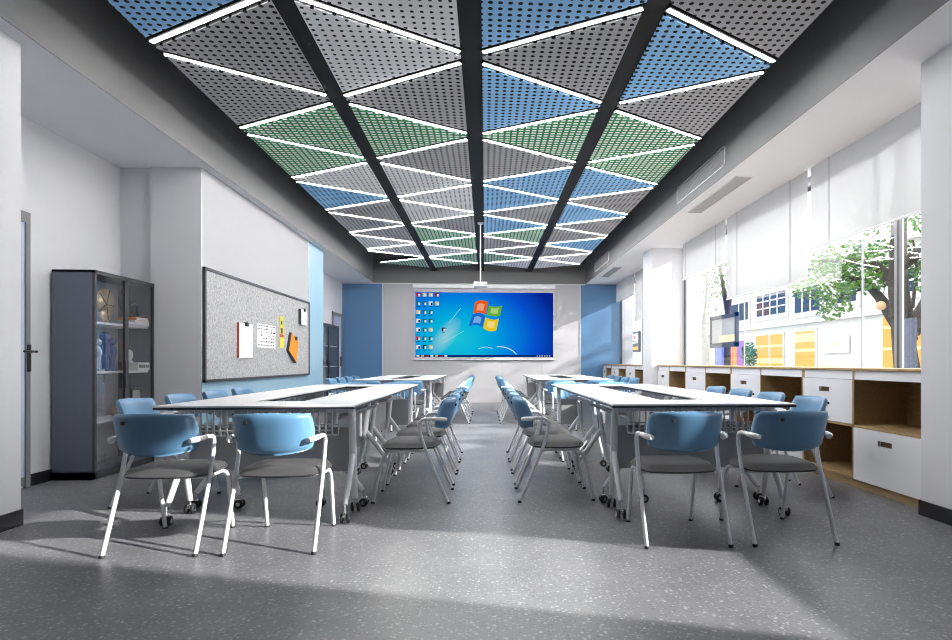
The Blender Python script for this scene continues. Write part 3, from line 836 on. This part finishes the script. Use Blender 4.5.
# black curved sculpture
b = MB()
b.tube([(XC, 6.170, 1.530), (XC, 6.090, 1.580), (XC, 6.050, 1.670), (XC, 6.080, 1.760), (XC, 6.085, 1.800)], [.022, .035, .03, .022, .012], 8)
b.tube([(XC, 6.110, 1.560), (XC, 6.210, 1.600), (XC, 6.280, 1.645), (XC, 6.320, 1.600), (XC, 6.340, 1.530)], [.03, .028, .022, .018, .012], 8)
b.tube([(XC, 6.280, 1.645), (XC, 6.230, 1.570), (XC, 6.190, 1.530)], [.016, .02, .014], 8)
b.bbox(XC-.04, XC+.04, 6.15, 6.34, 1.5065, 1.519, .003)
tag(b.build('sculpture', M['black']), 'black curved sculpture standing on books in the near cabinet', 'sculpture')
# blue figures, middle shelf
for i, (y, h, m_, lab) in enumerate(((5.685, .30, 'figpale', 'pale blue figure at the left end of the cabinet middle shelf'), (5.795, .37, 'figblue', 'tall dark blue figure on the cabinet middle shelf'), (5.905, .32, 'figblue', 'shorter dark blue figure on the cabinet middle shelf'))):
    b = MB(); z = .9685
    for s in (-.018, .018): b.tube([(XC, y+s, z), (XC, y+s, z+h*.42)], [.014, .018], 8)
    b.sphere((XC, y, z+h*.58), h*.18, mi=0, sc=(.75, .62, 1.15)); b.sphere((XC, y, z+h*.88), h*.12)
    b.tube([(XC, y-.04, z+h*.4), (XC, y-.045, z+h*.6), (XC, y, z+h*.72), (XC, y+.045, z+h*.6), (XC, y+.04, z+h*.4)], .012, 6)
    b.bbox(XC-.045, XC+.045, y-.042, y+.042, z, z+.02, .003)
    tag(b.build('figurine', M[m_]), lab, 'figurine')
tag(MB().lathe([(.036, 0), (.042, .03), (.042, .24), (.034, .275), (.012, .29)], (XC-.06, 6.19, .9685), 16).build('vase', M['brown']), 'tall brown round-topped vase on the cabinet middle shelf', 'vase')
t = thing('desk_clock', 'small round grey clock on the cabinet middle shelf', 'clock', (XC-.08, 6.305, .9685))
MB().lathe([(.055, -.015), (.06, -.01), (.06, .01), (.055, .015)], (0, 0, .155), 18, axis='x').build('dial', M['cab_shelf'], t)
MB().bbox(-.03, .03, -.035, .035, 0, .10, .004).build('base', M['cab_shelf'], t)
t = thing('tissue_box', 'low white box with dark pattern on the cabinet middle shelf', 'box', (XC+.045, 6.27, .9685))
MB().bbox(-.05, .05, -.10, .10, 0, .08, .004).build('body', M['paper'], t)
b = MB()
for i in range(5): b.box(.05, .052, -.085+i*.036, -.062+i*.036, .025, .058)
b.build('pattern', M['ink'], t)
for i, (y, r, lab) in enumerate(((5.98, .06, 'larger tan wooden ball on the cabinet lower shelf'), (6.11, .05, 'smaller tan wooden ball on the cabinet lower shelf'))):
    tag(MB().sphere((XC, y, .5145+r*.98), r).lathe([(r*.5, 0), (r*.45, .012)], (XC, y, .5135), 12).build('ball', M['tan']), lab, 'ball')
t = thing('photo_frame', 'black picture frame on the cabinet lower shelf', 'frame', (XC, 6.285, .5135))
MB().bbox(-.01, .01, -.08, .08, 0, .28, .003).build('frame', M['black'], t)
MB().box(.01, .012, -.06, .06, .03, .25).build('picture', M['cab_in'], t)
# far cabinet's ornaments
for i, (y, z, h, m_, lab) in enumerate(((12.85, .967, .30, 'figpale', 'pale slender vase on the far cabinet middle shelf'), (13.0, .967, .26, 'brown', 'brown slender vase on the far cabinet middle shelf'), (13.5, .967, .28, 'black', 'black slender vase on the far cabinet middle shelf'), (12.9, 1.422, .34, 'brown', 'brown slender vase on the far cabinet top shelf'))):
    tag(MB().lathe([(.04, 0), (.06, h*.25), (.03, h*.6), (.018, h*.8), (.03, h)], (-3.54, y, z+.0015), 14).build('vase', M[m_]), lab, 'vase', 'vases in the far cabinet')

# ------------------------------------------------------------------ the street outside
ZG = -.35
M['asphalt'] = mat('pale_pavement', (.45, .45, .45), .8)
M['facade'] = mat('white_facade', (.52, .515, .50), .7, var=.02, scale=.6)
M['facade_grey'] = mat('pale_grey_facade', (.6, .6, .6), .7)
M['dark_pane'] = mat('dark_blue_pane', (.012, .03, .06), .5, spec=.1)
M['warm'] = emis('warm_shop_light', (1, .50, .13), 1.05)
M['warm2'] = emis('pale_warm_shop_light', (1, .72, .36), 1.3)
M['bark'] = mat('tree_bark', (.045, .036, .027), .9, var=.35, scale=9)
M['bark2'] = mat('pale_tree_bark', (.34, .33, .30), .9, var=.3, scale=9)
M['leaf'] = mat('green_leaf', (.11, .25, .03), .6, var=.5, scale=3)
M['leaf2'] = mat('dark_green_leaf', (.06, .17, .07), .6, var=.5, scale=3)
sbox('street', M['asphalt'], 3.9, 60, -20, 110, ZG-.1, ZG)
FX = 15.0
bl = thing('shop_building', 'long white two-storey shop building across the street', 'building', (FX, 0, ZG))
def bbx(name, m, x0, x1, y0, y1, z0, z1, par=bl): return MB().box(x0-FX, x1-FX, y0, y1, z0-ZG, z1-ZG).build(name, m, par)
bbx('wall', M['facade'], FX, FX+6, 8, 39, ZG, 5.55)
bbx('wall', M['facade_grey'], FX+.1, FX+6, 39, 75, ZG, 5.4)
bbx('cornice', M['facade'], FX-.22, FX, 8, 39, 2.86, 3.02)
bbx('roof_edge', M['facade'], FX-.3, FX, 8, 39, 5.35, 5.55)
def upper(y0, y1, z0, z1, nx, nz):
    o = bbx('window', M['facade'], FX-.06, FX, y0-.25, y1+.25, z0-.25, z1+.2)
    MB().box(-.075, -.06, y0, y1, z0-ZG, z1-ZG).build('pane', M['dark_pane'], o)
    b = MB()
    for i in range(1, nx): b.box(-.10, -.07, y0+(y1-y0)*i/nx-.05, y0+(y1-y0)*i/nx+.05, z0-ZG, z1-ZG)
    for j in range(1, nz): b.box(-.10, -.07, y0, y1, z0-ZG+(z1-z0)*j/nz-.035, z0-ZG+(z1-z0)*j/nz+.035)
    b.build('glazing_bar', M['facade'], o)
for a in ((32.7, 35.0, 3.5, 4.5, 2, 1), (28.5, 31.6, 3.55, 4.68, 4, 3), (25.5, 27.6, 3.42, 4.40, 3, 1), (22.9, 24.2, 3.55, 4.35, 2, 2), (19.5, 21.0, 3.55, 4.35, 2, 2), (16, 17.5, 3.55, 4.35, 2, 2)): upper(*a)
def shop(y0, y1, z1, ms, shelves, div):
    o = bbx('shopfront', M['facade'], FX-.05, FX, y0-.15, y1+.15, ZG, z1+.1)
    MB().box(-.06, -.05, y0, y1, .1, z1-ZG).build('lit_window', ms[0], o)
    b = MB()
    for z, h in shelves: b.box(-.075, -.06, y0, y1, z-ZG, z-ZG+h)
    b.build('shelf_light', ms[1], o)
    b = MB()
    for f in div: b.box(-.09, -.06, y0+(y1-y0)*f-.06, y0+(y1-y0)*f+.06, .1, z1-ZG)
    if div: b.build('glazing_bar', M['facade'], o)
shop(28.8, 31.7, 2.5, (M['warm'], M['warm2']), ((1.85, .12), (1.0, .25)), (.45,))
shop(25.9, 27.6, 2.5, (M['warm'], M['warm2']), ((1.55, .14), (2.0, .4)), ())
shop(16.5, 21.3, 2.75, (M['warm'], M['warm2']), ((2.3, .1), (1.5, .1)), (.1, .2, .35, .5, .7))
M['sh_blue'] = mat('blue_display', (.03, .06, .45), .5); M['sh_red'] = mat('red_display', (.55, .12, .10), .5)
M['sh_pur'] = mat('purple_display', (.20, .05, .28), .5); M['sh_pink'] = mat('pink_awning', (.80, .42, .36), .7)
M['sh_dark'] = mat('grey_shop_interior', (.25, .25, .27), .5)
bbx('display', M['sh_blue'], FX-.06, FX, 35.8, 37.6, .2, 2.2); bbx('display', M['sh_red'], FX-.06, FX, 34.6, 35.8, .2, 2.2)
bbx('display', M['sh_pur'], FX-.06, FX, 33.2, 34.4, .2, 2.3); bbx('display', M['warm'], FX-.06, FX, 34.2, 34.7, .2, 2.4)
bbx('balcony', M['facade_grey'], FX-.5, FX+.1, 39.2, 46, 3.1, 3.25); bbx('balcony_rail', mat('pale_blue_rail', (.45, .60, .72), .5), FX-.5, FX-.45, 39.2, 46, 3.25, 3.85)
bbx('awning', M['sh_pink'], FX-.8, FX+.1, 39.4, 46, 2.55, 2.80); bbx('display', M['sh_dark'], FX+.02, FX+.1, 39.6, 45, ZG, 2.5)
bbx('column', M['facade'], FX-.1, FX+.1, 38.6, 39.2, ZG, 5.4); bbx('window', M['sh_dark'], FX+.04, FX+.1, 41, 43.5, 4.0, 5.1)
t = thing('shop_sign', 'white shop sign with a small gold winged mark on the white wall', 'sign', (FX-.03, 24.3, 1.80))
MB().bbox(-.06, 0, -.95, .95, -.36, .36, .01).build('board', M['facade_grey'], t)
MB().box(-.068, -.06, -.92, .92, -.33, .33).build('face', M['facade'], t)
b = MB()
for s in (-1, 1): b.prism([(-.068, 0, -.02), (-.068, .17*s, .16), (-.068, .13*s, .05), (-.068, .05*s, -.02)], (-.01, 0, 0))
b.build('logo', mat('gold_mark', (.75, .5, .08), .4), t)
t = thing('wall_poster', 'black framed poster on the building seen through the far window', 'poster', (FX+.06, 58.2, 3.1))
MB().bbox(-.12, 0, -1.75, 1.75, -1.0, 1.0, .02).build('frame', M['ink'], t)
MB().box(-.13, -.12, -1.3, 1.4, .1, .8).box(-.13, -.12, -1.3, 1.4, -.15, .0).build('picture', M['paper'], t)
MB().box(-.14, -.13, -.2, .5, .25, .65).build('picture', M['red'], t)
MB().box(-.13, -.12, -1.3, 1.4, -.8, -.5).build('picture', M['orange'], t)

def leaves(spots, size, rnd, flat=.6):
    b = MB()
    for cx, cy, cz, rx, ry, rz_, n in spots:
        for i in range(n):
            while True:
                p = Vector((rnd.uniform(-1, 1), rnd.uniform(-1, 1), rnd.uniform(-1, 1)))
                if p.length < 1: break
            c = Vector((cx+p.x*rx, cy+p.y*ry, cz+p.z*rz_))
            u = Vector((rnd.uniform(-1, 1), rnd.uniform(-1, 1), rnd.uniform(-.6, .6))).normalized()
            w = u.cross(Vector((rnd.uniform(-1, 1), rnd.uniform(-1, 1), rnd.uniform(-1, 1)))).normalized()
            s = size*rnd.uniform(.7, 1.3)
            b.add([c-u*s, c+w*s*flat, c+u*s, c-w*s*flat], [(0, 1, 2, 3)], rnd.choice((0, 0, 1)))
    return b
rnd = random.Random(11)
TX = 9.0
tr = thing('street_tree', 'big street tree with thick forked trunk outside the near window', 'tree', (TX, 12.1, ZG))
b = MB()
def TT(pts, rs): b.tube([(p[0]-TX, p[1]-12.1, p[2]-ZG) for p in pts], [r*.62 for r in rs], 12)
TT([(9, 11.95, ZG), (9, 12.0, .6), (9, 12.15, 1.4), (9, 12.2, 2.0), (8.95, 12.25, 2.6), (8.9, 12.2, 3.4), (8.8, 12.0, 4.6), (8.8, 11.9, 6.0)], [.5, .42, .36, .36, .32, .27, .2, .1])
TT([(9.05, 12.05, 1.5), (9, 12.55, 2.1), (9, 12.95, 2.55), (8.9, 13.3, 2.95), (8.8, 14.2, 3.2)], [.28, .22, .17, .14, .08])
TT([(8.95, 12.25, 2.7), (8.9, 12.9, 3.25), (8.8, 13.9, 3.55), (8.7, 15.2, 3.75)], [.22, .17, .12, .05])
TT([(9.05, 12.0, 1.7), (9.1, 11.6, 2.3), (9.1, 11.3, 3.0), (9.2, 11.0, 4.2)], [.28, .22, .18, .1])
TT([(8.95, 12.2, 3.1), (8.9, 11.6, 3.3), (8.9, 10.6, 3.2)], [.2, .18, .12])
TT([(9.0, 11.9, 2.2), (8.95, 11.7, 3.0), (8.9, 11.75, 3.6)], [.06, .05, .03])
TT([(8.9, 13.2, 2.8), (8.8, 14.0, 2.7), (8.7, 14.8, 2.35)], [.05, .035, .015])
b.build('trunk', M['bark'], tr)
spots = [(8.8, 13.6, 3.55, .9, 1.2, .40, 700), (8.8, 14.9, 3.15, .8, .9, .55, 600), (8.9, 12.6, 4.5, 1.2, 1.4, .6, 500), (9.0, 11.0, 4.2, 1.0, 1.0, .7, 600),
         (9.1, 11.2, 2.75, .5, .5, .5, 500), (8.7, 14.3, 2.45, .4, .6, .35, 200), (8.8, 13.3, 2.95, .5, .8, .35, 380), (8.9, 10.2, 3.6, .8, .8, .5, 400), (9.3, 12.4, 3.3, .5, .6, .4, 260)]
fo = leaves([(x-TX, y-12.1, z-ZG, a, c, e, n) for x, y, z, a, c, e, n in spots], .058, rnd).build('foliage', [M['leaf'], M['leaf2']], tr)
t2 = thing('street_tree', 'slender pale street tree outside the window beside the column', 'tree', (6.2, 16.2, ZG))
b = MB()
def T2(pts, rs): b.tube([(p[0]-6.2, p[1]-16.2, p[2]-ZG) for p in pts], rs, 8)
T2([(6.2, 16.2, ZG), (6.2, 16.25, 1.2), (6.2, 16.5, 2.2), (6.2, 16.9, 3.0), (6.2, 17.3, 3.6)], [.14, .11, .09, .07, .04])
T2([(6.2, 16.45, 2.1), (6.2, 16.2, 2.8), (6.2, 16.1, 3.6)], [.06, .045, .03])
b.build('trunk', M['bark2'], t2)
leaves([(0, .3, 3.2, .6, 1.0, .8, 150), (0, -.6, 3.6, .5, .8, .5, 90)], .045, rnd).build('foliage', [M['leaf2'], M['leaf']], t2)
t3 = thing('street_tree', 'dark slim street tree rising behind the black display board', 'tree', (5.5, 13.1, ZG))
b = MB(); b.tube([(0, 0, 0), (0, .0, 1.6), (0, -.05, 2.5), (0, .2, 3.1), (0, .5, 3.8)], [.09, .08, .07, .05, .03], 8)
b.tube([(0, -.05, 2.4), (0, -.15, 2.9), (0, -.15, 3.9)], [.06, .05, .03], 8); b.build('trunk', M['bark'], t3)
leaves([(0, -.1, 3.3, .3, .4, .6, 110), (0, .6, 3.4, .4, .6, .4, 60)], .04, rnd).build('foliage', [M['leaf2'], M['leaf']], t3)
t = thing('display_board', 'black framed display board hanging outside the window', 'sign', (5.25, 12.7, 1.74))
b = MB(); b.box(-.03, .03, -.72, .72, .27, .36).box(-.03, .03, -.72, .72, -.36, -.26).box(-.03, .03, -.72, -.64, -.36, .36).box(-.03, .03, .64, .72, -.36, .36)
b.build('frame', M['ink'], t)
MB().box(-.012, .012, -.64, .64, -.26, .27).build('panel', M['facade'], t)
MB().box(-.02, -.012, -.60, .2, -.24, -.10).build('picture', M['warm2'], t)
MB().box(.03, .17, -.05, .05, -.1, .1).build('bracket', M['win_dark'], t)
t = thing('notice_board', 'dark blue notice board standing against the big tree trunk', 'sign', (8.2, 11.0, ZG))
MB().bbox(-.03, .03, -.24, .24, .3, 2.25, .01).build('board', mat('dark_blue_board', (.05, .06, .11), .25, var=.3, scale=6), t)
MB().box(-.035, -.03, .12, .17, 1.5, 2.1).build('lettering', M['gold'], t)
MB().tube([(0, -.15, 0), (0, -.15, .35)], .03).tube([(0, .15, 0), (0, .15, .35)], .03).build('post', M['win_dark'], t)
t = thing('globe_lamp', 'cream globe lamp hanging in the big tree', 'lamp', (8.45, 12.1, 2.26))
MB().sphere((0, 0, 0), .10).build('globe', M['tan'], t)
MB().tube([(0, 0, .09), (0.2, .02, .75)], .008, 6).build('cord', M['black'], t)
sh = thing('potted_shrub', 'green shrub in a white pot in front of the shops', 'plant', (12.5, 27.2, ZG))
MB().lathe([(.2, 0), (.3, .5), (.26, .5), (.2, .45)], n=14).build('pot', M['facade'], sh)
MB().tube([(0, 0, .4), (0, 0, 1.6)], .03).build('stem', M['bark'], sh)
leaves([(0, 0, 1.75, .35, .38, .65, 260)], .09, rnd).build('foliage', [M['leaf2'], M['leaf2']], sh)

# ------------------------------------------------------------------ light
w = bpy.data.worlds.new('sky'); SC.world = w; w.use_nodes = True
bg = w.node_tree.nodes['Background']; bg.inputs[0].default_value = (.975, .985, 1.0, 1); bg.inputs[1].default_value = SKY
sd = bpy.data.lights.new('sun', 'SUN'); sd.energy = SUN; sd.angle = R(1.2); sd.color = (1, .96, .90)
so = bpy.data.objects.new('sun', sd); COL.objects.link(so)
so.rotation_euler = Vector((-1, .31, -.45)).to_track_quat('-Z', 'Y').to_euler()
ad = bpy.data.lights.new('rear_ceiling_light', 'AREA'); ad.shape = 'RECTANGLE'; ad.size = 4.2; ad.size_y = 4.0; ad.energy = REAR; ad.color = (1, .985, .97)
ao = bpy.data.objects.new('rear_ceiling_light', ad); COL.objects.link(ao); ao.location = (-.1, .4, 3.4)

# ------------------------------------------------------------------ camera
F = 588.0; TH = .06
cd = bpy.data.cameras.new('camera'); cam = bpy.data.objects.new('camera', cd); COL.objects.link(cam)
cam.location = (0, 0, 1.05); cam.rotation_euler = (R(90), 0, -TH)
cd.sensor_fit = 'HORIZONTAL'; cd.sensor_width = 36; cd.lens = F/952*36
cd.shift_x = (476-(485.5+F*math.tan(TH)))/952; cd.shift_y = (362.3-320)/952
cd.clip_start = .05; cd.clip_end = 300
SC.camera = cam
SC.view_settings.view_transform = 'Standard'; SC.view_settings.look = 'None'
SC.view_settings.exposure = EXPO; SC.view_settings.gamma = 1; SC.view_settings.use_curve_mapping = False
SC.cycles.filter_width = 1.0
SC.cycles.use_denoising = True
try: SC.cycles.denoiser = 'OPENIMAGEDENOISE'
except Exception: pass
SC.cycles.caustics_reflective = False; SC.cycles.caustics_refractive = False
SC.cycles.max_bounces = 8; SC.cycles.diffuse_bounces = 5; SC.cycles.transparent_max_bounces = 12
SC.cycles.sample_clamp_indirect = 6
